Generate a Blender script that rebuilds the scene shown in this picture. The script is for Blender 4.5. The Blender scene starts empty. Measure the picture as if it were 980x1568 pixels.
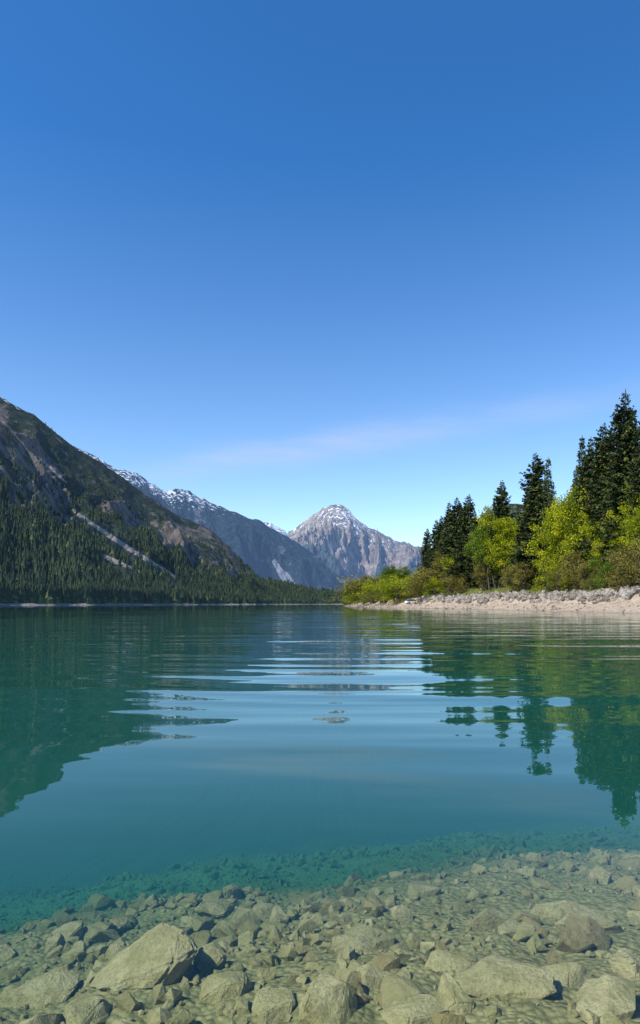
import bpy, math, numpy as np
from mathutils import Vector
rng=np.random.default_rng(7)
SC=bpy.context.scene
CAMH=1.2; K=0.65306; F=680.0
def A_(u): return (np.asarray(u,float)*K-320)/F
def B_(v): return (925-np.asarray(v,float))*K/F
# ---------------- noise ----------------
def vnoise(x,y,seed=0):
    x=np.asarray(x,float); y=np.asarray(y,float)
    xi=np.floor(x).astype(np.int64); yi=np.floor(y).astype(np.int64)
    xf=x-xi; yf=y-yi
    def h(a,b):
        n=(a*374761393+b*668265263+seed*1442695041)&0xffffffff
        n=((n^(n>>13))*1274126177)&0xffffffff
        n=((n^(n>>16))*2246822519)&0xffffffff
        return ((n^(n>>15))&0xffff)/65535.0
    sx=xf*xf*xf*(xf*(xf*6-15)+10); sy=yf*yf*yf*(yf*(yf*6-15)+10)
    a=h(xi,yi);b=h(xi+1,yi);c=h(xi,yi+1);d=h(xi+1,yi+1)
    return (a*(1-sx)+b*sx)*(1-sy)+(c*(1-sx)+d*sx)*sy
def fbm(x,y,o=5,seed=0,g=0.5):
    s=0;a=1;t=0
    for i in range(o):
        s=s+a*vnoise(x*2**i,y*2**i,seed+i*17);t+=a;a*=g
    return s/t
def ridged(x,y,o=5,seed=0,g=0.5):
    s=0;a=1;t=0
    for i in range(o):
        n=1-np.abs(2*vnoise(x*2**i,y*2**i,seed+i*31)-1)
        s=s+a*n*n;t+=a;a*=g
    return s/t
def sstep(a,b,x):
    t=np.clip((x-a)/(b-a),0,1);return t*t*(3-2*t)
# ---------------- mesh helpers ----------------
def mesh_from(name,V,Fs,mats,attrs=None,midx=None,smooth=False):
    V=np.asarray(V,np.float32); me=bpy.data.meshes.new(name)
    if not isinstance(Fs,list): Fs=[Fs]
    Fs=[f for f in Fs if len(f)]
    me.vertices.add(len(V)); me.vertices.foreach_set('co',V.ravel())
    loops=np.concatenate([f.ravel() for f in Fs]).astype(np.int32)
    tot=np.concatenate([np.full(len(f),f.shape[1]) for f in Fs]).astype(np.int32)
    st=np.concatenate([[0],np.cumsum(tot)[:-1]]).astype(np.int32)
    me.loops.add(len(loops)); me.loops.foreach_set('vertex_index',loops)
    me.polygons.add(len(tot)); me.polygons.foreach_set('loop_start',st)
    me.polygons.foreach_set('loop_total',tot)
    if midx is not None: me.polygons.foreach_set('material_index',np.asarray(midx,np.int32))
    me.polygons.foreach_set('use_smooth',np.full(len(tot),smooth))
    me.update(calc_edges=True)
    for k,a in (attrs or {}).items():
        at=me.attributes.new(k,'FLOAT','POINT'); at.data.foreach_set('value',np.asarray(a,np.float32).ravel())
    for m in mats: me.materials.append(m)
    me.validate()
    return me
def add_obj(name,me,loc=(0,0,0),rot=(0,0,0),scale=(1,1,1),parent=None):
    o=bpy.data.objects.new(name,me); SC.collection.objects.link(o)
    o.location=loc;o.rotation_euler=rot;o.scale=scale
    if parent:o.parent=parent
    return o
def gridfaces(n,m):
    i=np.arange(n-1)[:,None]*m+np.arange(m-1)[None,:]
    i=i.ravel()
    return np.stack([i,i+m,i+m+1,i+1],1)
# ---------------- material helpers ----------------
class NT:
    def __init__(s,nt): s.nt=nt; s.n=nt.nodes; s.l=nt.links
    def node(s,t,ins=None,**kw):
        n=s.n.new(t)
        for k,v in kw.items(): setattr(n,k,v)
        for k,v in (ins or {}).items():
            sock=n.inputs[k]
            if isinstance(v,bpy.types.NodeSocket): s.l.new(v,sock)
            else: sock.default_value=v
        return n
    def math(s,op,a,b=0.0,c=None,clamp=False):
        d={0:a,1:b}
        if c is not None:d[2]=c
        return s.node('ShaderNodeMath',d,operation=op,use_clamp=clamp).outputs[0]
    def mix(s,f,a,b,bt='MIX'):
        n=s.node('ShaderNodeMix',data_type='RGBA',blend_type=bt)
        for i,v in ((0,f),(6,a),(7,b)):
            if isinstance(v,bpy.types.NodeSocket): s.l.new(v,n.inputs[i])
            else: n.inputs[i].default_value=v if i==0 else (*v,1)
        return n.outputs[2]
    def noise(s,vec,scale,detail=4,rough=.55,dist=0):
        return s.node('ShaderNodeTexNoise',{'Vector':vec,'Scale':scale,'Detail':detail,'Roughness':rough,'Distortion':dist}).outputs[0]
    def ramp(s,v,a,b,lo=0.0,hi=1.0):
        return s.node('ShaderNodeMapRange',{0:v,1:a,2:b,3:lo,4:hi},interpolation_type='SMOOTHSTEP').outputs[0]
    def attr(s,n): return s.node('ShaderNodeAttribute',attribute_name=n).outputs['Fac']
    def mapping(s,vec,sc): return s.node('ShaderNodeMapping',{0:vec,3:sc}).outputs[0]
def newmat(name):
    m=bpy.data.materials.new(name); m.use_nodes=True; m.node_tree.nodes.clear()
    t=NT(m.node_tree); out=t.node('ShaderNodeOutputMaterial')
    return m,t,out
def finish(t,out,col,rough=.9,bump=None,bd=.1,bs=1.0,emis=None,es=0,spec=.2,trans=None):
    p=t.node('ShaderNodeBsdfPrincipled',{'Roughness':rough,'Specular IOR Level':spec})
    if isinstance(col,tuple): p.inputs['Base Color'].default_value=(*col,1)
    else: t.l.new(col,p.inputs['Base Color'])
    if bump is not None:
        b=t.node('ShaderNodeBump',{'Height':bump,'Distance':bd,'Strength':bs})
        t.l.new(b.outputs[0],p.inputs['Normal'])
    if emis: 
        p.inputs['Emission Color'].default_value=(*emis,1)
        if isinstance(es,bpy.types.NodeSocket): t.l.new(es,p.inputs['Emission Strength'])
        else: p.inputs['Emission Strength'].default_value=es
    sh=p.outputs[0]
    if trans:
        tr=t.node('ShaderNodeBsdfTranslucent')
        if isinstance(col,tuple): tr.inputs[0].default_value=(*col,1)
        else:t.l.new(col,tr.inputs[0])
        sh=t.node('ShaderNodeMixShader',{0:trans,1:sh,2:tr.outputs[0]}).outputs[0]
    t.l.new(sh,out.inputs[0])

def mountain_mat(name,veg,veg2,rock,rock2,snow,scree,sc,haze,hs,bd,snk=2.0):
    m,t,o=newmat(name)
    P=t.node('ShaderNodeNewGeometry').outputs['Position']
    n1=t.noise(P,sc,8,.68); n2=t.noise(P,sc*5,5,.7)
    Pm=t.mapping(P,(1,1,.35)); n4=t.noise(Pm,sc*2.2,6,.7,.5); n5=t.noise(t.mapping(P,(1,1,.6)),sc*4.5,5,.75,.3)
    v=t.mix(t.ramp(n2,.40,.60),veg,veg2)
    r=t.mix(t.ramp(n4,.38,.62),rock,rock2); r=t.mix(t.ramp(n5,.45,.62,0,.6),r,rock)
    rm=t.math('ADD',t.attr('rock'),t.math('MULTIPLY',t.math('SUBTRACT',n4,.5),1.3))
    c=t.mix(t.ramp(rm,.42,.56),v,r)
    sm=t.math('ADD',t.attr('scree'),t.math('MULTIPLY',t.math('SUBTRACT',n2,.5),.9))
    c=t.mix(t.ramp(sm,.4,.7),c,scree)
    sn=t.math('ADD',t.attr('snow'),t.math('MULTIPLY',t.math('SUBTRACT',n5,.5),snk))
    c=t.mix(t.ramp(sn,.5,.57),c,snow)
    h=t.math('ADD',n1,t.math('MULTIPLY',n4,.8))
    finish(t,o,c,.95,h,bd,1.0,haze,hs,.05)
    return m
# ---------------- mountains ----------------
def seg_d(pu,pv,u1,v1,u2,v2):
    du,dv=u2-u1,v2-v1; tt=np.clip(((pu-u1)*du+(pv-v1)*dv)/(du*du+dv*dv),0,1)
    return np.hypot(pu-u1-tt*du,pv-v1-tt*dv),tt
def slope(name,prof,ns,nt,p,amp,fs,ft,mat,seed,crestj=6,rockf=None,snowf=None,screes=(),back=.5,crestw=.88):
    pr=np.array(prof,float)
    q=np.linspace(0,1,ns); L=np.concatenate([[0],np.cumsum(np.hypot(np.diff(pr[:,0]),np.diff(pr[:,1])))]);L/=L[-1]
    uc,vc,yc,ub,yb=[np.interp(q,L,pr[:,i]) for i in range(5)]
    xc=A_(uc)*yc; zc=CAMH+B_(vc)*yc
    xb=A_(ub)*yb
    arc=np.concatenate([[0],np.cumsum(np.hypot(np.diff((xc+xb)/2),np.diff((yc+yb)/2)))])
    nb=int(nt*.2)
    t=np.concatenate([np.linspace(0,1,nt),1+np.linspace(0,back,nb+1)[1:]])
    T,_=np.meshgrid(t,q); S=np.repeat(arc[:,None],len(t),1)
    X=xb[:,None]+(xc-xb)[:,None]*T; Y=yb[:,None]+(yc-yb)[:,None]*T
    Tf=np.minimum(T,1)
    zc=zc+(fbm(arc/60,arc*0,5,seed+3)-.5)*crestj*2*np.clip(zc/150,0.15,1)
    Z=zc[:,None]*np.where(T<=1,Tf**p,1-(T-1)*1.3)-2*(1-Tf)
    ln=np.hypot(xc-xb,yc-yb).mean()
    wx=(fbm(X/250,Y/250,3,seed+50)-.5)*160
    R=ridged((S+wx)/fs,T*ln/ft+wx/400,6,seed,.55)
    w=np.clip(Tf*3,0,1)*(1-crestw*sstep(.55,1,Tf))
    w=np.where(T>1,1-crestw,w)
    sc=np.clip(zc/(zc.max()*.5),.05,1)[:,None]
    Z=Z+amp*w*sc*(R-.45)*2
    Z=Z+amp*.18*w*(fbm(X/30,Y/30,4,seed+9)-.5)*sc
    slope_r=sstep(.35,.7,fbm((S+wx)/fs*1.6,T*ln/ft*1.5,5,seed+70,.6))
    rock=np.clip((rockf(T,R,slope_r,Z) if rockf else 0*T),0,1)
    snow=np.clip((snowf(T,R,slope_r,Z) if snowf else 0*T),-1,1)
    pu=(X/Y*F+320)/K; pv=925-(Z-CAMH)/Y*F/K
    scr=np.zeros_like(X)
    for (u1,v1,u2,v2,w1,w2) in screes:
        d,tt=seg_d(pu,pv,u1,v1,u2,v2); ww=w1+(w2-w1)*tt
        scr=np.maximum(scr,1-sstep(.4*ww,1.4*ww,d))
    shore=(1-sstep(1.2,3.0,Z))*(T<.3)
    scr=np.maximum(scr,shore)
    V=np.stack([X,Y,Z],-1)
    me=mesh_from(name,V.reshape(-1,3),gridfaces(ns,len(t)),[mat],{'rock':rock,'snow':snow,'scree':scr},smooth=True)
    add_obj(name,me)
    return V,T,rock,scr,S
haze_glow=(.25,.45,.9)  # airlight painted as bluish emission on slopes and forest, plus bluer far base colours
m_left=mountain_mat('mountain_slope',(.017,.029,.018),(.042,.055,.034),(.070,.062,.052),(.19,.165,.142),(.65,.68,.72),(.26,.24,.21),.012,haze_glow,.036,20)
m_far=mountain_mat('far_ridge_slope',(.010,.022,.026),(.028,.047,.046),(.040,.046,.056),(.17,.165,.17),(.80,.83,.88),(.25,.26,.28),.010,haze_glow,.19,40)
m_peak=mountain_mat('snow_peak_rock',(.045,.07,.07),(.08,.10,.095),(.14,.118,.105),(.38,.33,.285),(.88,.9,.92),(.36,.35,.34),.0045,haze_glow,.21,80,2.8)
SCREES=[(110,781,155,812,2.5,3.5),(155,812,205,845,4,4),(205,845,268,883,4,2.5),(155,850,178,860,3,4),(178,860,215,876,4,1.5),(60,700,100,738,2,2)]
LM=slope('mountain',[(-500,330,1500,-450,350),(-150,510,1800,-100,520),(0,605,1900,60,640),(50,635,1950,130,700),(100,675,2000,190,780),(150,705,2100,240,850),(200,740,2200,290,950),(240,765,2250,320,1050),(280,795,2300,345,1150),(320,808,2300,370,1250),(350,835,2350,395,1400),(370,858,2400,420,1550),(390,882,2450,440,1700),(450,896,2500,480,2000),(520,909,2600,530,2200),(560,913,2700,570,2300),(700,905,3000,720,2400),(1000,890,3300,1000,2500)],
  800,300,1.35,85,210,900,m_left,11,5,
  lambda T,R,s,Z:(sstep(.2,.65,T)*.36+s*.6*sstep(.15,.4,T)-.05)*sstep(20,80,Z),lambda T,R,s,Z:sstep(.93,1,T)*.36*sstep(420,560,Z),SCREES)
CR=slope('rocky_spur',[(-500,470,1000,-480,560),(-150,580,1150,-100,640),(-40,622,1230,10,760),(0,650,1250,40,800),(20,665,1260,70,820),(45,697,1280,90,840),(60,722,1300,110,860),(85,747,1330,130,880),(108,780,1370,150,900),(122,803,1400,170,930),(180,846,1450,215,1000),(260,885,1500,270,1080),(330,902,1550,330,1200)],
  420,200,1.5,80,150,700,m_left,29,9,
  lambda T,R,s,Z:(sstep(.4,.7,T)*.5+s*.6*sstep(.25,.5,T)-.02)*sstep(50,110,Z),None,SCREES[:5])
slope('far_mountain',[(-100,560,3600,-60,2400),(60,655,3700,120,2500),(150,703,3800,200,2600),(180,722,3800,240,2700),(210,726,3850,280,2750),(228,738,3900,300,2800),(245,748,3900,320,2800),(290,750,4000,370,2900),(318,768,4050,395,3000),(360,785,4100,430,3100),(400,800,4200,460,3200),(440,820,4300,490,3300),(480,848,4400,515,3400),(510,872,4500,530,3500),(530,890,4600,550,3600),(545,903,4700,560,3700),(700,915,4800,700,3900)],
  700,260,1.2,210,300,1100,m_far,41,10,
  lambda T,R,s,Z:-.15+s*.5+sstep(.6,1,T)*.3,lambda T,R,s,Z:-.2+sstep(.45,.92,T)*.68*sstep(340,640,Z),
  [(420,860,438,890,4,7),(438,880,450,895,5,3)],crestw=.93)
slope('ridge',[(300,790,6200,300,5000),(400,800,6200,400,5000),(415,800,6200,420,5000),(435,812,6200,440,5000),(470,860,6200,470,5000)],
  120,80,1.1,100,400,1500,m_far,43,15,lambda T,R,s,Z:.5+0*T,lambda T,R,s,Z:sstep(.6,1,T)*.6)
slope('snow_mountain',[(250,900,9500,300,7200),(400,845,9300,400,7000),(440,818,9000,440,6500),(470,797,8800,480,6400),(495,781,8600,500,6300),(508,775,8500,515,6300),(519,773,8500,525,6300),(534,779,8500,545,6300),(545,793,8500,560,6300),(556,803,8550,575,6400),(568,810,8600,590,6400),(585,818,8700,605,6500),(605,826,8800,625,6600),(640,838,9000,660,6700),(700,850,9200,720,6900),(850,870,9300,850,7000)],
  520,300,1.15,430,420,1700,m_peak,55,16,
  lambda T,R,s,Z:.05+s*.35+sstep(.3,.65,T)*.6,lambda T,R,s,Z:-.19+sstep(.3,.95,T)*.57*sstep(250,1150,Z)+sstep(.35,.6,T)*(.5-R)*.45,crestw=.92)
RH=slope('wooded_hill',[(640,912,700,640,520),(670,868,760,690,430),(700,830,800,720,420),(740,785,850,760,400),(770,770,870,800,380),(820,775,900,840,360),(900,790,900,950,340),(1100,780,900,1150,300),(1500,700,800,1500,260)],
  260,120,1.1,40,120,400,m_left,77,5,lambda T,R,s,Z:.2+s*.4)
# ---------------- distant forest ----------------
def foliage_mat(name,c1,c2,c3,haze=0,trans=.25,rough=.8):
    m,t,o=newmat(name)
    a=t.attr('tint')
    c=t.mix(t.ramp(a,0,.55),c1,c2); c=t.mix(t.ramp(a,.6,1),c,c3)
    finish(t,o,c,rough,None,emis=haze_glow if haze else None,es=haze,spec=.25,trans=trans)
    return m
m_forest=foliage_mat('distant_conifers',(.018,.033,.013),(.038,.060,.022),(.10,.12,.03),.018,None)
def forest_pts(G,n,tmin,tmax,dens,seed):
    V,T,rock,scr,S=G; r=np.random.default_rng(seed)
    ns,nt=T.shape
    dx=np.linalg.norm(V[1:,:-1]-V[:-1,:-1],axis=-1)*np.linalg.norm(V[:-1,1:]-V[:-1,:-1],axis=-1)
    Tc=T[:-1,:-1]; w=dx*(Tc>tmin)*(Tc<tmax)*dens(Tc,V[:-1,:-1],rock[:-1,:-1])*(scr[:-1,:-1]<.3)
    w=w.ravel()/w.sum(); idx=r.choice(len(w),n,p=w)
    i,j=idx//(nt-1),idx%(nt-1); a=r.random(n)[:,None];b=r.random(n)[:,None]
    P=(V[i,j]*(1-a)+V[i+1,j]*a)*(1-b)+(V[i,j+1]*(1-a)+V[i+1,j+1]*a)*b
    pu=(P[:,0]/P[:,1]*F+320)/K; keep=np.ones(n,bool)
    for dh in (3,9,15):
        pv=925-(P[:,2]+dh-CAMH)/P[:,1]*F/K
        for (u1,v1,u2,v2,w1,w2) in SCREES[:5]:
            d,tt=seg_d(pu,pv,u1,v1,u2,v2); keep&=(d>(w1+w2)*.6)|(r.random(n)<.18)
    return P[keep]
def forest(name,P,seed,hmin=9,hmax=20):
    r=np.random.default_rng(seed); n=len(P); k=6
    H=r.uniform(hmin,hmax,n)*np.interp(P[:,2],[0,150,400],[1,.8,.5]); W=H*r.uniform(.15,.25,n)
    tint=np.clip(fbm(P[:,0]/60,P[:,1]/60,3,seed)*.9-.1+r.normal(0,.16,n),0,1)
    decid=(r.random(n)<.10)&(P[:,2]<120); tint=np.where(decid,r.uniform(.75,1,n),tint); W=np.where(decid,W*1.5,W);H=np.where(decid,H*.7,H)
    an=np.arange(k)/k*2*np.pi
    rings=[(.02,1.0),(.38,.62),(.36,.85),(.70,.34)] 
    VV=[];
    for (hz,rr) in rings:
        jr=r.uniform(.6,1.25,(n,k)); 
        x=P[:,0,None]+np.cos(an)*W[:,None]*rr*jr; y=P[:,1,None]+np.sin(an)*W[:,None]*rr*jr
        z=P[:,2,None]-1+(H*hz)[:,None]+r.normal(0,.035,(n,k))*H[:,None]
        VV.append(np.stack([x,y,z],-1))
    lean=r.normal(0,.02,(n,2))*H[:,None]
    tip=np.stack([P[:,0]+lean[:,0],P[:,1]+lean[:,1],P[:,2]+H],-1)[:,None,:]
    V=np.concatenate(VV+[tip],1)
    m=4*k+1; f=[]
    for i in range(k):
        j=(i+1)%k
        f+= [(i,j,k+j),(i,k+j,k+i),(2*k+i,2*k+j,3*k+j),(2*k+i,3*k+j,3*k+i),(3*k+i,3*k+j,4*k)]
    f=np.array(f); FF=(f[None]+np.arange(n)[:,None,None]*m).reshape(-1,3)
    at=np.repeat(tint,m)
    add_obj(name,mesh_from(name,V.reshape(-1,3),FF,[m_forest],{'tint':at}))
def dens(T,V,rock):
    n=fbm(V[...,0]/120,V[...,1]/120,4,5)
    z=V[...,2]
    return sstep(.40,.60,n+ .40*(1-sstep(30,150,z)))*(1-.9*sstep(.25,.6,rock))*(1-.7*sstep(120,260,z))/ (0.4+V[...,1]/1500)
forest('conifer_forest',np.concatenate([forest_pts(LM,27000,.004,1.0,dens,1),forest_pts(CR,10000,.1,1,dens,2),forest_pts(LM,3500,.004,.03,lambda T,V,r:1+0*T,3),forest_pts(RH,3500,.01,1,dens,4)]),9)

# ---------------- right-hand peninsula ----------------
shore=np.array([(120,10),(70,42),(48,62),(41,85),(38.5,97),(37.5,125),(32,157),(25.5,200),(17.5,255),(13,380),(22,440),(60,490),(200,560),(420,600),(420,10)],float)
def sdist(x,y):
    x=np.asarray(x,float);y=np.asarray(y,float)
    d=np.full(x.shape,1e9); ins=np.zeros(x.shape,bool)
    n=len(shore)
    for i in range(n):
        a=shore[i];b=shore[(i+1)%n];e=b-a
        t=np.clip(((x-a[0])*e[0]+(y-a[1])*e[1])/(e@e),0,1)
        d=np.minimum(d,np.hypot(x-a[0]-t*e[0],y-a[1]-t*e[1]))
        c=((a[1]>y)!=(b[1]>y))&(x<(b[0]-a[0])*(y-a[1])/((b[1]-a[1])+1e-12)+a[0]); ins^=c
    return np.where(ins,d,-d)
def pen_h(x,y):
    d=sdist(x,y)+(fbm(x/7,y/7,3,8)-.5)*2.0+(fbm(x/1.7,y/1.7,2,18)-.5)*.7
    h=np.interp(d,[-30,-8,0,1.5,5.0,7.0,9.5,22,60,200],[-9,-2.0,0,.3,1.3,2.6,3.6,7.6,11,22])
    h=h+(fbm(x/3,y/3,4,12)-.5)*.6*sstep(0,4,d)*np.where(d>0,1,0)
    return h
SCAT_GLOW=(.03,1.0,.74)  # light scattered in the water, painted as emission on submerged surfaces
def underwater(t,c):
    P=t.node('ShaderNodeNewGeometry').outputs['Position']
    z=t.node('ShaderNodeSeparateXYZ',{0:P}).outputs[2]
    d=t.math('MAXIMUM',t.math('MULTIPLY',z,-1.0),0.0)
    f1=t.ramp(d,.34,1.50); f2=t.ramp(d,1.3,3.2)
    c=t.mix(t.ramp(d,.05,.6,0,.26),c,(.22,.24,.07))
    c=t.mix(f1,c,(.022,.085,.030)); c=t.mix(f2,c,(.0005,.042,.042))  # water's depth colour painted into the bed and stone base colours
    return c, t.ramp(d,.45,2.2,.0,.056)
xs=np.concatenate([np.arange(2,60,.5),np.arange(60,120,2),np.arange(120,420,12)]); ys=np.concatenate([np.arange(12,220,.8),np.arange(220,620,3)])
X,Y=np.meshgrid(xs,ys,indexing='ij'); Z=pen_h(X,Y); D=sdist(X,Y)
m,t,o=newmat('shore_ground')
P=t.node('ShaderNodeNewGeometry').outputs['Position']
n1=t.noise(P,.5,5,.6);n2=t.noise(P,3.5,5,.75);n3=t.noise(P,1.2,6,.7)
beach=t.mix(t.ramp(n2,.38,.62),(.34,.26,.185),(.57,.45,.33)); beach=t.mix(t.ramp(n1,.45,.7,0,.7),beach,(.27,.21,.14))
z=t.node('ShaderNodeSeparateXYZ',{0:P}).outputs[2]
beach=t.mix(t.ramp(z,.03,.2,.5,0),beach,(.20,.16,.11))
grass=t.mix(t.ramp(n3,.35,.65),(.07,.095,.018),(.20,.20,.045))
gd=t.math('ADD',t.attr('inland'),t.math('MULTIPLY',t.math('SUBTRACT',n3,.5),8))
c=t.mix(t.ramp(gd,7.0,9.5),beach,grass)
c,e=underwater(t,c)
finish(t,o,c,.95,n2,.12,1,emis=SCAT_GLOW,es=e)
add_obj('peninsula_ground',mesh_from('peninsula_ground',np.stack([X,Y,Z],-1).reshape(-1,3),gridfaces(len(xs),len(ys)),[m],{'inland':D},smooth=True))

# ---------------- rocks ----------------
import bmesh
def hull_rock(seed,npts=16,sub=0,rough=0.0,flat=.6):
    r=np.random.default_rng(seed)
    p=r.normal(size=(npts,3)); p/=np.linalg.norm(p,axis=1)[:,None]; 
    p=np.sign(p)*np.abs(p)**.75
    p*=np.array([1,r.uniform(.6,.95),flat*r.uniform(.7,1.2)])*r.uniform(.8,1.05,(npts,1))
    bm=bmesh.new(); 
    for q in p: bm.verts.new(q)
    res=bmesh.ops.convex_hull(bm,input=bm.verts)
    loose=[v for v in bm.verts if not v.link_faces]
    bmesh.ops.delete(bm,geom=loose,context='VERTS')
    if sub:
        bmesh.ops.bevel(bm,geom=list(bm.edges),offset=.05,segments=2,affect='EDGES',clamp_overlap=True)
        bmesh.ops.triangulate(bm,faces=bm.faces)
        bmesh.ops.subdivide_edges(bm,edges=bm.edges,cuts=sub,use_grid_fill=True)
        bmesh.ops.triangulate(bm,faces=bm.faces)
        from mathutils import noise as mn
        for v in bm.verts:
            c=v.co.copy(); n=mn.fractal(c*2.0+Vector((seed,0,0)),.8,2.0,5)
            v.co=c*(1+rough*n)
    bmesh.ops.recalc_face_normals(bm,faces=bm.faces)
    bmesh.ops.triangulate(bm,faces=bm.faces)
    bm.verts.ensure_lookup_table()
    V=np.array([v.co[:] for v in bm.verts]); Fc=np.array([[v.index for v in f.verts] for f in bm.faces])
    bm.free(); return V,Fc
def rotm(r,tilt=.5):
    a=r.uniform(0,6.28); b=r.normal(0,tilt); c=r.normal(0,tilt)
    Rz=np.array([[math.cos(a),-math.sin(a),0],[math.sin(a),math.cos(a),0],[0,0,1]])
    Rx=np.array([[1,0,0],[0,math.cos(b),-math.sin(b)],[0,math.sin(b),math.cos(b)]])
    Ry=np.array([[math.cos(c),0,math.sin(c)],[0,1,0],[-math.sin(c),0,math.cos(c)]])
    return Rx@Ry@Rz
def rock_mass(name,pos,size,mat,variants,seed,tilt=.45):
    r=np.random.default_rng(seed); Vs=[];Fs=[];T=[];off=0
    for p,s in zip(pos,size):
        v,f=variants[r.integers(len(variants))]
        q=(v*(s*np.array([1,1,r.uniform(.8,1.3)])))@rotm(r,tilt).T+p
        Vs.append(q);Fs.append(f+off);off+=len(v);T.append(np.full(len(v),r.random()))
    return add_obj(name,mesh_from(name,np.concatenate(Vs),np.concatenate(Fs),[mat],{'tint':np.concatenate(T)}))
small=[hull_rock(100+i,int(12+i%6),flat=.55+.04*(i%6)) for i in range(16)]
medium=[hull_rock(200+i,14,1,.10,flat=.6+.04*(i%4)) for i in range(10)]
m,t,o=newmat('shore_rock')
P=t.node('ShaderNodeNewGeometry').outputs['Position']
n=t.noise(P,2.5,6,.7); c=t.mix(t.ramp(n,.35,.65),(.22,.185,.145),(.47,.40,.33)); c=t.mix(t.ramp(t.attr('tint'),.2,.9,0,.8),c,(.13,.115,.095))
finish(t,o,c,.9,n,.1,1); m_srock=m
seg=shore[2:11]; sl=np.concatenate([[0],np.cumsum(np.hypot(*np.diff(seg,axis=0).T))])
def along(q,inl):
    x=np.interp(q,sl,seg[:,0]);y=np.interp(q,sl,seg[:,1]); dx=np.interp(q+1,sl,seg[:,0])-x+1e-6;dy=np.interp(q+1,sl,seg[:,1])-y
    l=np.hypot(dx,dy)+1e-9; return x+dy/l*inl, y-dx/l*inl
r=np.random.default_rng(3)
q=r.uniform(0,150,1400); x,y=along(q,r.normal(7.0,.8,1400)); s=r.uniform(.25,.85,1400)
rock_mass('riprap_rocks',np.stack([x,y,pen_h(x,y)+s*.25],1),s,m_srock,small,5)
q=r.uniform(0,sl[-1],3500)**1.0; x,y=along(q,r.uniform(-.6,7.0,3500)); s=.04+.26*r.random(3500)**4.5
rock_mass('beach_stones',np.stack([x,y,pen_h(x,y)+s*.2],1),s*1.3,m_srock,small,6)

# ---------------- lakebed ----------------
def bed_z(x,y):
    yy=y+.30-.36*np.clip(x,-6,6)+(fbm(x*.6,y*.6,3,3)-.5)*1.2
    z=np.interp(yy,[-60,-12,-2,0,1.2,2.2,3.2,4.2,5.4,7.4,10,14,25,60,400],[9,2.5,.3,-.12,-.28,-.42,-.57,-.77,-1.06,-1.62,-2.4,-3.7,-6.0,-9,-12])
    z=z+(fbm(x*1.6,y*1.6,4,4)-.5)*.14+(fbm(x*9,y*9,3,6)-.5)*.03
    return z
def ax(a,b,st,far):
    c=np.arange(a,b,st); ext=np.geomspace(.3,far,40)
    return np.concatenate([a-ext[::-1],c,b+ext])
xs=ax(-5,6.5,.035,14000); ys=ax(1.2,9.5,.035,14000)
X,Y=np.meshgrid(xs,ys,indexing='ij'); Z=bed_z(X,Y)
m,t,o=newmat('lakebed_gravel')
P=t.node('ShaderNodeNewGeometry').outputs['Position']
v=t.node('ShaderNodeTexVoronoi',{'Vector':P,'Scale':26.0},feature='F1').outputs; n=t.noise(P,6,6,.7)
c=t.mix(t.ramp(n,.3,.7),(.17,.16,.07),(.37,.34,.18)); c=t.mix(t.math('MULTIPLY',v['Color'],.35),c,(.45,.43,.27)); c=t.mix(t.ramp(v['Distance'],.35,.8,0,.6),c,(.07,.07,.03))
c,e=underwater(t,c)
finish(t,o,c,.95,t.math('SUBTRACT',n,v['Distance']),.02,1,emis=SCAT_GLOW,es=e)
add_obj('lakebed',mesh_from('lakebed',np.stack([X,Y,Z],-1).reshape(-1,3),gridfaces(len(xs),len(ys)),[m],smooth=True))
m,t,o=newmat('submerged_rock')
P=t.node('ShaderNodeNewGeometry').outputs['Position']
n=t.noise(P,9,7,.7); n2=t.noise(P,55,4,.7); n3=t.noise(P,2.5,3,.5)
c=t.mix(t.ramp(n,.32,.68),(.40,.36,.19),(.68,.62,.40)); c=t.mix(t.ramp(n2,.4,.7,0,.55),c,(.26,.235,.10)); c=t.mix(t.ramp(t.attr('tint'),.1,.8,0,.7),c,(.27,.245,.12)); c=t.mix(t.ramp(t.attr('tint'),.75,.95,0,.6),c,(.36,.26,.13)); c=t.mix(t.ramp(n3,.5,.7,0,.5),c,(.22,.22,.07))
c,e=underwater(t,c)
finish(t,o,c,.95,t.math('ADD',n,t.math('MULTIPLY',n2,.3)),.04,1,emis=SCAT_GLOW,es=e)
m_brock=m
r=np.random.default_rng(21)
n=13000; x=r.uniform(-4.5,6.5,n); y=1.3+r.random(n)**.9*8.6
s=.013+.05*r.random(n)**3.0
clump=fbm(x*1.1,y*1.1,3,90); s*=(.6+.9*sstep(.35,.65,clump))
rock_mass('lakebed_stones',np.stack([x,y,bed_z(x,y)+s*.2],1),s,m_brock,small,31,.4)
n=520; x=r.uniform(-3.5,5.5,n); y=1.4+r.random(n)**.7*4.2; s=.045+.12*r.random(n)**2.6
rock_mass('lakebed_cobbles',np.stack([x,y,bed_z(x,y)+s*.08],1),s,m_brock,medium,33,.25)
bl=[(222,1498,.29,.19,.15,.25),(322,1482,.08,.08,.08,.8),(545,1455,.16,.15,.06,.1),(690,1478,.14,.12,.055,.6),(775,1510,.24,.17,.07,-.3),(60,1530,.20,.14,.06,.3),(505,1545,.16,.12,.07,1.2),(345,1520,.13,.10,.07,.2),(865,1500,.15,.11,.06,.5),(905,1425,.18,.14,.06,.1),(330,1398,.15,.13,.06,.4),(930,1545,.17,.13,.06,.9),(420,1430,.08,.07,.05,.5),(640,1560,.15,.11,.06,.4),(130,1565,.16,.12,.06,1.4),(965,1490,.09,.09,.08,.4),(620,1410,.10,.08,.05,2),(800,1440,.09,.07,.05,1),(420,1545,.13,.10,.05,1.7)]
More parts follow.
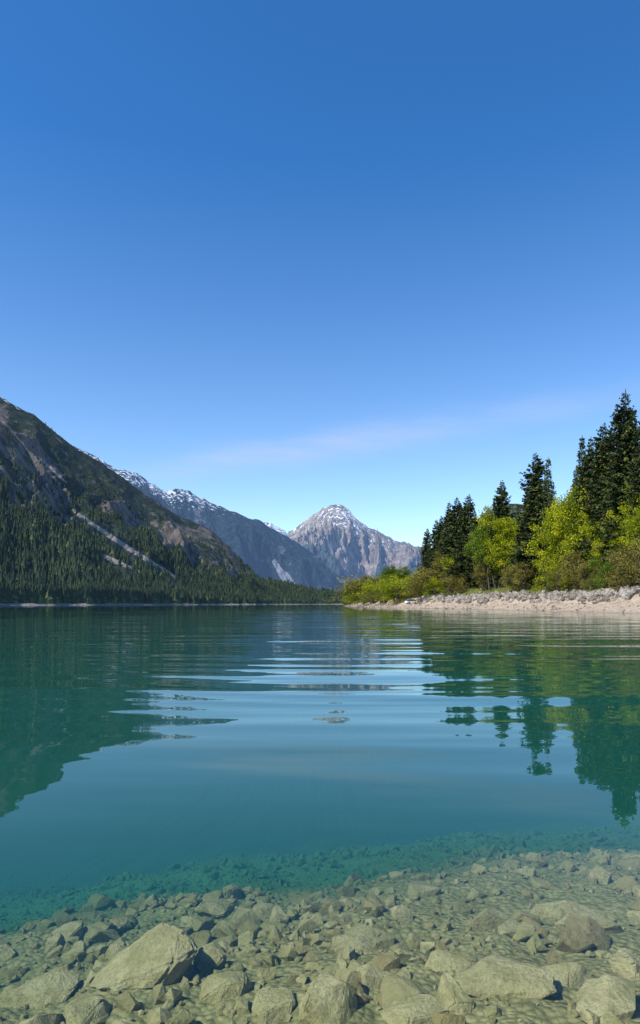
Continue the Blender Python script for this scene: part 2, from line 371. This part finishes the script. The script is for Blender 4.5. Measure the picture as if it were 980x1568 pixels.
for i,(u,v,sx,sy,sz,ro) in enumerate(bl):
    a=float(A_(u)); b=-float(B_(v)); y=3.0
    for _ in range(12): y=(CAMH-float(bed_z(np.array(a*y),np.array(y))))/b
    x=a*y; V,Fc=hull_rock(300+i,19,3,.10,.8)
    V=V/np.abs(V).max(0)*np.array([sx,sy,sz])
    me=mesh_from('boulder',V,Fc,[m_brock],{'tint':np.full(len(V),r.random()*.4)})
    add_obj('boulder',me,(x,y,float(bed_z(np.array(x),np.array(y)))+sz*.3),(r.normal(0,.12),r.normal(0,.12),ro))
# ---------------- water ----------------
m,t,o=newmat('lake_water')
P=t.node('ShaderNodeNewGeometry').outputs['Position']
w1=t.noise(t.mapping(P,(.14,.45,1)),1.0,2,.45,.3)
w2=t.noise(t.mapping(P,(.9,3.0,1)),1.0,1,.5)
y=t.node('ShaderNodeSeparateXYZ',{0:P}).outputs[1]
far=t.ramp(y,60,140,0,1)
h=t.math('ADD',t.math('MULTIPLY',t.math('MULTIPLY',w1,.035),far),t.math('MULTIPLY',w2,.0014))
b=t.node('ShaderNodeBump',{'Height':h,'Distance':1.0,'Strength':1.0})
fr=t.node('ShaderNodeFresnel',{'IOR':1.33,'Normal':b.outputs[0]})
gl=t.node('ShaderNodeBsdfGlossy',{'Color':(.88,.95,.96,1),'Roughness':0.0,'Normal':b.outputs[0]})
tr=t.node('ShaderNodeBsdfTransparent',{'Color':(.95,.99,.94,1)})
mx=t.node('ShaderNodeMixShader',{0:fr.outputs[0],1:tr.outputs[0],2:gl.outputs[0]})
t.l.new(mx.outputs[0],o.inputs[0])
xs=np.concatenate([-np.geomspace(60,14000,14)[::-1],np.arange(-59.5,60,.24),np.geomspace(60,14000,14)])
yl=[.6]
while yl[-1]<150: yl.append(yl[-1]+max(.035,min(.20,yl[-1]*.007)))
ys=np.concatenate([[-14000,-2000,-300,-60,-15,-4,-1],yl,np.geomspace(170,14000,16)])
X,Y=np.meshgrid(xs,ys,indexing='ij')
wx=(fbm(X*.12,Y*.12,2,201)-.5)*2.2
wA=fbm(X*.20+3,(Y+wx)*.75,2,202,.4)-.5
wB=fbm(X*.42,(Y+wx*.6)*2.0,2,203,.4)-.5
wC=fbm(X*.05,Y*.16,1,204)-.5
wD=fbm(X*.30,(Y+wx*.8)*1.25,1,207)-.5
wE=np.sin(2*np.pi*((Y+wx*.7+X*.05)/1.1))*(.15+.85*fbm(X*.16+5,Y*.22,2,209))
pt=.4+.9*sstep(.35,.65,fbm(X*.05+9,Y*.05,2,206))
nearc=sstep(4.5,10,Y)
amp=sstep(1.5,8,Y)*(1-sstep(110,150,Y))*(np.abs(X)<60)
Z=amp*(wA*.021*pt+wB*.011*pt*(.2+.8*nearc)+wD*.010*nearc+wE*.0022*nearc*(1-sstep(30,60,Y))+wC*.025)+ (Y<8)*(Y>0)*(np.abs(X)<50)*.0008*(fbm(X*1.2,Y*3,2,208)-.5)
add_obj('lake_water',mesh_from('lake_water',np.stack([X,Y,Z],-1).reshape(-1,3),gridfaces(len(xs),len(ys)),[m],smooth=True))

# ---------------- trees ----------------
def bark_mat():
    m,t,o=newmat('bark'); P=t.node('ShaderNodeNewGeometry').outputs['Position']
    n=t.noise(t.mapping(P,(4,4,1)),2,5,.7)
    finish(t,o,t.mix(n,(.05,.04,.03),(.16,.13,.10)),.95,n,.05); return m
m_bark=bark_mat()
m_spruce=foliage_mat('spruce_needles',(.010,.020,.007),(.034,.050,.012),(.12,.14,.024),0,None)
m_larch=foliage_mat('larch_needles',(.05,.07,.025),(.08,.11,.035),(.13,.16,.05),0,None)
m_leafY=foliage_mat('spring_leaves',(.10,.14,.006),(.31,.35,.010),(.58,.56,.02),0,.38)
m_leafG=foliage_mat('green_leaves',(.05,.09,.010),(.13,.19,.014),(.26,.34,.03),0,.3)
m_leafO=foliage_mat('olive_leaves',(.09,.09,.018),(.20,.175,.035),(.34,.29,.055),0,.25)
def tube(a,b,ra,rb,k=5):
    a=np.array(a,float);b=np.array(b,float);d=b-a;d/=np.linalg.norm(d)+1e-9
    s=np.cross(d,[0.3,.9,.1]);s/=np.linalg.norm(s);u=np.cross(d,s)
    an=np.arange(k)/k*2*np.pi; c=np.cos(an)[:,None]*s+np.sin(an)[:,None]*u
    V=np.concatenate([a+c*ra,b+c*rb]); i=np.arange(k);j=(i+1)%k
    return V,np.stack([i,j,j+k,i+k],1)
def kites(p,d,side,w,fold=None):
    n=len(p); V=np.stack([p,p+d*.45+side*w[:,None],p+d,p+d*.45-side*w[:,None]],1)
    return V.reshape(-1,3),np.arange(n*4).reshape(n,4)
def assemble(name,tubes,KV,KF,tint,leafmat):
    Vs=[];Fs=[];off=0
    for v,f in tubes: Vs.append(v);Fs.append(f+off);off+=len(v)
    nt=sum(len(f) for f in Fs); nv=off
    if KV is not None: Vs.append(KV);Fs.append(KF+off)
    tt=np.concatenate([np.zeros(nv),tint if KV is not None else []])
    allF=np.concatenate(Fs); mi=np.concatenate([np.zeros(nt),np.ones(len(allF)-nt)])
    return mesh_from(name,np.concatenate(Vs),allF,[m_bark,leafmat],{'tint':tt},mi)
def spruce(seed,H=22.,R=4.0,dens=1.,mat=None,bare=.06,pw=.75,name='spruce_tree',wk=1.35):
    r=np.random.default_rng(seed); tubes=[]
    lean=r.normal(0,.006,2)*H
    hs=np.linspace(0,H,9)
    for i in range(8):
        f0,f1=hs[i]/H,hs[i+1]/H
        tubes.append(tube((lean[0]*f0,lean[1]*f0,hs[i]),(lean[0]*f1,lean[1]*f1,hs[i+1]),.30*(1-f0)+.02,.30*(1-f1)+.02,7))
    P=[];Dd=[];Sd=[];Wd=[];Td=[]
    z=bare*H
    while z<H*.985:
        f=z/H
        nb=int(r.integers(7,10)) if f<.9 else 5
        low=min(1,.5+(f-bare)/.12*.5)
        base=R*(1-f)**pw*low+.12
        wt=r.normal(0,.10)
        for k in range(nb):
            phi=r.random()*6.28
            env=.62+.80*vnoise(np.array(phi*1.2+seed),np.array(z*.35),seed)
            L=base*env*r.uniform(.72,1.12)
            if r.random()<.06: L*=1.22
            zz=z+r.normal(0,.12)
            m=max(3,int(L/.17*dens*1.0)); s=np.sort(r.uniform(.12,1,m))
            droop=(-.42+.75*f)*L
            rr=s*L; px=np.cos(phi)*rr; py=np.sin(phi)*rr; pz=zz+droop*s**1.0+ .16*L*s**3+r.normal(0,.06,m)
            out=np.array([math.cos(phi),math.sin(phi),0]); tan=np.array([-out[1],out[0],0])
            if L>1.0: tubes.append(tube((0,0,zz),(px[-1]*.9,py[-1]*.9,pz[-1]),.035,.01,3))
            bt=r.normal(0,.14)
            for sg in (-1,1):
                p=np.stack([px,py,pz],1)+tan*sg*.03
                ln=r.uniform(.35,.75,m)*(1.15-.55*s)*(1 if L>1 else .6)
                d=out*r.uniform(.25,.8,m)[:,None]+tan*(sg*r.uniform(.3,1,m))[:,None]+np.array([0,0,1.])*r.uniform(-.75,.0,m)[:,None]
                d/=np.linalg.norm(d,axis=1)[:,None]; sd=np.cross(d,r.normal(size=(m,3))+np.array([0,0,.8])); sd/=np.linalg.norm(sd,axis=1)[:,None]
                P.append(p);Dd.append(d*ln[:,None]);Sd.append(sd);Wd.append(r.uniform(.07,.17,m)*(wk if L>.8 else .7))
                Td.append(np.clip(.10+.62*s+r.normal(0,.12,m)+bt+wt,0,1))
        z+=r.uniform(.24,.44)*(1 if f<.85 else .7)*(H/22)
    P.append(np.array([[0,0,H-.6],[0,0,H-.8]])+np.array([lean[0],lean[1],0]));Dd.append(np.array([[0,0,.9],[.05,0,.8]]));Sd.append(np.array([[1,0,0],[0,1,0.]]));Wd.append(np.array([.06,.06]));Td.append(np.array([.5,.5]))
    P=np.concatenate(P);P[:,0]+=lean[0]*P[:,2]/H;P[:,1]+=lean[1]*P[:,2]/H
    KV,KF=kites(P,np.concatenate(Dd),np.concatenate(Sd),np.concatenate(Wd))
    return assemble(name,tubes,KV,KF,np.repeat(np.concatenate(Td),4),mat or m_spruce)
def leafy(seed,H=10.,W=3.2,nc=90,nl=110,mat=None,crown0=.18,name='beech_tree',ls=.13,cr=.62,shrub=False):
    r=np.random.default_rng(seed); tubes=[]
    nst=6 if shrub else 1
    cen=[]
    lobes=[(r.normal(0,.38)*W,r.normal(0,.38)*W,H*r.uniform(crown0+.15,.85),r.uniform(.4,.7)) for _ in range(7)]+[(0,0,H*.8,.5)]
    while len(cen)<nc:
        lx,ly,lz,lr=lobes[r.integers(len(lobes))]
        v=r.normal(size=3);v/=np.linalg.norm(v);v*=r.random()**.45
        c=np.array([lx+v[0]*W*lr,ly+v[1]*W*lr,lz+v[2]*H*.22])
        if c[2]<H*crown0*.6 or c[2]>H: continue
        if np.hypot(c[0],c[1])>W*1.05: continue
        cen.append(c)
    cen=np.array(cen)
    stems=[]
    for s in range(nst):
        top=np.array([r.normal(0,.25 if shrub else .05)*W,r.normal(0,.25 if shrub else .05)*W,H*r.uniform(.7,.9)])
        pts=[np.array([r.normal(0,.1)*shrub,r.normal(0,.1)*shrub,-.3])]
        for q in (.25,.5,.75,1): pts.append(pts[0]*(1-q)+top*q+r.normal(0,.03*H,3)*np.array([1,1,0])*(q<1))
        rad=(.05 if shrub else .016*H)
        for i in range(4): tubes.append(tube(pts[i],pts[i+1],rad*(1-i*.22),rad*(1-(i+1)*.22)+.01,6))
        stems.append(pts)
    for c in cen[::2]:
        pts=stems[r.integers(nst)]; zt=max(.15*H,c[2]*.65); q=np.clip((zt+.3)/(pts[-1][2]+.3),0,1)*4; i=min(int(q),3)
        b=pts[i]+(pts[i+1]-pts[i])*(q-i); mid=(b+c)/2+r.normal(0,.1,3)+np.array([0,0,-.05*H])
        tubes.append(tube(b,mid,.05,.03,4));tubes.append(tube(mid,c,.03,.01,4))
    n=nc*nl; ci=np.repeat(np.arange(nc),nl)
    rad=(r.uniform(.6,1.3,nc)*cr)[ci]
    off=r.normal(size=(n,3))*rad[:,None]*np.array([.55,.55,.42])
    p=cen[ci]+off
    d=r.normal(size=(n,3));d/=np.linalg.norm(d,axis=1)[:,None]
    sd=np.cross(d,r.normal(size=(n,3))+1e-3);sd/=np.linalg.norm(sd,axis=1)[:,None]
    ln=r.uniform(.7,1.4,n)*ls
    KV,KF=kites(p,d*ln[:,None]*1.5,sd,ln*.5)
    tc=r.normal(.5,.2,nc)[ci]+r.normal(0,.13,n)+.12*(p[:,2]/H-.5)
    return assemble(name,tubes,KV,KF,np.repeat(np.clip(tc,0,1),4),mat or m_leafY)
spr=[spruce(1),spruce(2,R=3.6),spruce(3,R=4.4),spruce(4,R=3.6,pw=.68),spruce(5,R=3.9,bare=.12)]
lar=[spruce(11,R=2.2,dens=.42,mat=m_larch,name='larch_tree',bare=.15,wk=1),spruce(12,R=2.0,dens=.38,mat=m_larch,name='larch_tree',bare=.15,wk=1)]
dec=[leafy(21),leafy(22,W=2.8),leafy(23,H=10,W=3.6,nc=110)]
decg=[leafy(24,mat=m_leafG,name='alder_tree'),leafy(25,mat=m_leafG,W=3,name='alder_tree')]
deco=[leafy(26,mat=m_leafO,name='oak_tree',nl=90),leafy(27,mat=m_leafO,W=3,name='oak_tree',nl=90)]
shY=[leafy(31,H=4,W=2.2,nc=45,nl=95,mat=m_leafY,crown0=.05,name='willow_shrub',shrub=True,ls=.10,cr=.55),leafy(32,H=4,W=2.0,nc=45,nl=95,mat=m_leafG,crown0=.05,name='willow_shrub',shrub=True,ls=.10,cr=.55)]
shO=[leafy(33,H=4,W=2.3,nc=45,nl=85,mat=m_leafO,crown0=.05,name='willow_shrub',shrub=True,ls=.10,cr=.55),leafy(34,H=4,W=2.4,nc=50,nl=80,mat=m_leafO,crown0=.05,name='willow_shrub',shrub=True,ls=.10,cr=.6)]
r=np.random.default_rng(77)
def plant(kind,vars_,H0,u,vt,y,wf=1.0,dmin=13.):
    a=float(A_(u)); y=float(y)
    y0=y
    while float(sdist(np.array([a*y]),np.array([y]))[0])<dmin and y<y0*1.6: y+=1.0
    x=a*y; g=float(pen_h(np.array([x]),np.array([y]))[0]); top=CAMH+float(B_(vt))*y
    H=max(top-g,1.0); s=H/H0; me=vars_[r.integers(len(vars_))]
    add_obj(kind,me,(x,y,g-.1),(0,0,r.random()*6.28),(s*wf,s*wf,s))
for u,v,y,w in [(957,597,108,.95),(988,632,108,1.0),(921,648,116,1.05),(905,668,120,1.05),(940,640,124,1.1),(1010,600,112,1),(1050,620,108,1),(820,693,130,1.25),(810,745,133,1.2),(832,730,133,1.15),(772,735,155,1.1),(765,760,158,1.1),(700,760,168,1.15),(716,757,170,1.15),(688,768,172,1.2),(668,795,178,1.1),(656,808,182,1.),(728,785,168,1),(677,790,170,1.2),(708,775,168,1.4),(745,800,168,1.1),(895,700,128,1.1),(642,868,200,1.3),(975,690,114,1.0),(950,700,116,1),(930,680,120,1.1),(970,660,122,1.1)]:
    plant('spruce_tree',spr,22,u,v,y,w,15)
for u,v,y,w in [(838,700,142,1.1),(891,668,126,1.2),(847,735,140,1.2),(795,770,145,1.2),(882,715,126,1.2)]:
    plant('larch_tree',lar,22,u,v,y,w,15)
for u,v,y,w in [(775,778,138,1.0),(790,792,134,.9),(868,745,120,.8),(885,735,120,.75),(872,775,116,.9),(965,745,104,.7),(985,760,100,.8),(945,770,105,.7),(1010,730,102,.9),(858,760,124,.9),(760,800,140,1),(905,790,114,.8),(880,800,112,.9),(955,800,102,.9),(975,785,100,.9),(908,760,116,.8),(928,785,110,.9),(935,808,104,1),(745,825,142,1),(700,838,152,1.2)]:
    plant('beech_tree',dec,10,u,v,y,w,14)
for u,v,y,w in [(750,790,146,.9),(738,805,148,1),(845,842,120,1.0),(800,830,132,1),(620,868,215,1.4),(600,866,230,1.3)]:
    plant('alder_tree',decg,10,u,v,y,w,13 if u>650 else 8)
for u,v,y,w in [(675,843,155,1.1),(690,860,152,1.2),(740,845,146,1),(915,820,108,.6),(598,864,226,1.3)]:
    plant('oak_tree',deco,10,u,v,y,w,12 if u>650 else 8)
for u,v,y,w,k in [(880,846,99,1,1),(895,858,96,1,1),(950,838,84,1,1),(965,850,82,1,1),(985,822,84,1,1),(935,862,86,1,0),(915,870,90,1,1),(870,872,97,1,0),(842,850,103,1,0),(800,862,112,1.2,1),(785,868,116,1.2,1),(660,868,137,1.3,1),(650,880,140,1.3,1),(668,882,134,1.2,0),(690,880,132,1.2,1),(640,875,150,1.4,0),(615,885,190,1.6,0),(590,880,215,1.8,1),(575,885,240,2,0),(560,890,260,2.0,0),(550,899,290,2.0,0),(545,905,320,2.0,0),(540,909,350,2.0,1),(585,893,225,1.8,1),(605,880,205,1.6,0),(1000,845,80,1,1),(1020,835,78,1,0),(855,868,100,1,1),(972,868,79,.9,1),(925,850,92,.9,0),(570,880,255,2.,1),(558,888,300,1.8,0),(905,880,90,1,0)]:
    plant('willow_shrub',shO if k else shY,4,u,v,y,w*1.0,9.6 if u>700 else (8.5 if u>630 else 5.5))
for i in range(16):
    y=r.uniform(125,185); u=r.uniform(690,1000); 
    plant('alder_tree',decg,10,u,r.uniform(815,845)-(u>850)*25,y,1.1,18)
q=r.uniform(0,sl[-1],16000); x,y=along(q,7.8+r.random(16000)**1.3*16); n=len(x)
p=np.stack([x,y,pen_h(x,y)-.05],1); d=np.stack([r.normal(0,.12,n),r.normal(0,.12,n),r.uniform(.2,.55,n)],1)
sd=np.stack([np.cos(q*97),np.sin(q*97),0*q],1)
KV,KF=kites(p,d,sd,r.uniform(.05,.12,n))
m_grass=foliage_mat('bank_grass',(.08,.10,.02),(.16,.18,.03),(.28,.25,.07),0,None)
add_obj('bank_grass',mesh_from('bank_grass',KV,KF,[m_grass],{'tint':np.repeat(r.random(n),4)}))

# ---------------- parked car ----------------
def car(loc,rot):
    root=bpy.data.objects.new('parked_car',None); SC.collection.objects.link(root); root.location=loc; root.rotation_euler=(0,0,rot)
    def pm(n,c,ro): 
        m,t,o=newmat(n); finish(t,o,c,ro,spec=.5); return m
    white=pm('car_paint',(.75,.75,.76),.3); glass=pm('car_glass',(.02,.025,.03),.1); rub=pm('tyre_rubber',(.02,.02,.02),.8)
    def prism(name,prof,w0,w1,mat,z0=0):
        n=len(prof); V=[(x,-w0/2 if z<.95 else -w1/2,z) for x,z in prof]+[(x,w0/2 if z<.95 else w1/2,z) for x,z in prof]
        bm=bmesh.new(); vs=[bm.verts.new(v) for v in V]
        bm.faces.new(vs[:n]);bm.faces.new(vs[n:][::-1])
        for i in range(n): bm.faces.new([vs[i],vs[i+n],vs[(i+1)%n+n],vs[(i+1)%n]])
        bmesh.ops.recalc_face_normals(bm,faces=bm.faces); bmesh.ops.bevel(bm,geom=list(bm.edges),offset=.04,segments=2,affect='EDGES')
        me=bpy.data.meshes.new(name);bm.to_mesh(me);bm.free();me.materials.append(mat);add_obj(name,me,parent=root)
    prism('body',[(-2.1,.3),(2.1,.3),(2.15,.65),(1.2,.92),(-2.0,.94),(-2.15,.6)],1.75,1.7,white)
    prism('cabin_glass',[(-1.9,.9),(1.15,.9),(.45,1.38),(-1.5,1.42)],1.62,1.3,glass)
    prism('roof',[(-1.5,1.40),(.45,1.36),(.4,1.46),(-1.4,1.49)],1.32,1.3,white)
    for i,(wx,wy) in enumerate([(-1.35,-.8),(-1.35,.8),(1.35,-.8),(1.35,.8)]):
        bm=bmesh.new(); bmesh.ops.create_cone(bm,cap_ends=True,segments=20,radius1=.32,radius2=.32,depth=.2)
        me=bpy.data.meshes.new('wheel');bm.to_mesh(me);bm.free();me.materials.append(rub)
        add_obj('wheel_%d'%i,me,(wx,wy,.32),(math.pi/2,0,0),parent=root)
yc=212.; xc=float(A_(631))*yc
car((xc,yc,float(pen_h(np.array([xc]),np.array([yc]))[0])+.02),.3)

# ---------------- sky & sun ----------------
el=math.radians(48); az=math.radians(238)
W=bpy.data.worlds.new('World'); SC.world=W; W.use_nodes=True; W.node_tree.nodes.clear()
t=NT(W.node_tree); o=t.node('ShaderNodeOutputWorld')
sky=t.node('ShaderNodeTexSky',sky_type='NISHITA'); sky.sun_disc=False; sky.sun_elevation=el; sky.sun_rotation=az
sky.altitude=900; sky.air_density=1.0; sky.dust_density=.3; sky.ozone_density=3.5
G=t.node('ShaderNodeTexCoord').outputs['Generated']
xyz=t.node('ShaderNodeSeparateXYZ',{0:G}).outputs
tint=t.mix(t.node('ShaderNodeMapRange',{0:xyz[2],1:.02,2:.55,3:0,4:1}).outputs[0],(1.50,1.5,1.47),(.36,.92,1.36))
hs=t.mix(1.0,sky.outputs[0],tint,'MULTIPLY')
yy=t.math('MAXIMUM',xyz[1],.05)
a=t.math('DIVIDE',xyz[0],yy); b=t.math('DIVIDE',xyz[2],yy)
cen=t.math('ADD',t.math('MULTIPLY',a,.17),.229)
nz=t.noise(t.mapping(G,(2,2,9)),1.6,4,.55); nz2=t.noise(t.mapping(G,(4,4,30)),2.5,5,.6)
dd=t.math('SUBTRACT',t.math('SUBTRACT',b,cen),t.math('MULTIPLY',t.math('SUBTRACT',nz,.5),.05))
wd=t.math('DIVIDE',dd,.021)
up=t.math('POWER',2.718,t.math('MULTIPLY',t.math('MULTIPLY',wd,wd),-1.0))
f=t.math('MULTIPLY',t.math('MULTIPLY',up,t.ramp(a,-.38,-.05)),t.ramp(a,.75,.0))
f=t.math('MULTIPLY',t.math('MULTIPLY',f,t.ramp(nz,.25,.6,.4,1)),.42)
f=t.math('MULTIPLY',f,t.ramp(nz2,.3,.65,.55,1))
col=t.mix(f,hs,(4.4,4.8,6.0))
bg=t.node('ShaderNodeBackground',{0:col,1:.15}); t.l.new(bg.outputs[0],o.inputs[0])
L=bpy.data.lights.new('sun','SUN'); L.energy=5.0; L.angle=math.radians(.5); L.color=(1,.94,.84)
d=Vector((math.sin(az)*math.cos(el),math.cos(az)*math.cos(el),math.sin(el)))
lo=add_obj('sun',L); lo.rotation_euler=(-d).to_track_quat('-Z','Y').to_euler()
# ---------------- camera ----------------
c=bpy.data.cameras.new('camera'); c.sensor_fit='HORIZONTAL'; c.sensor_width=24; c.lens=24*F/640; c.shift_y=92/640; c.clip_start=.05; c.clip_end=40000
co=add_obj('camera',c,(0,0,CAMH),(math.pi/2,0,0)); SC.camera=co
SC.view_settings.view_transform='Standard'
try: SC.view_settings.look='None'
except: pass
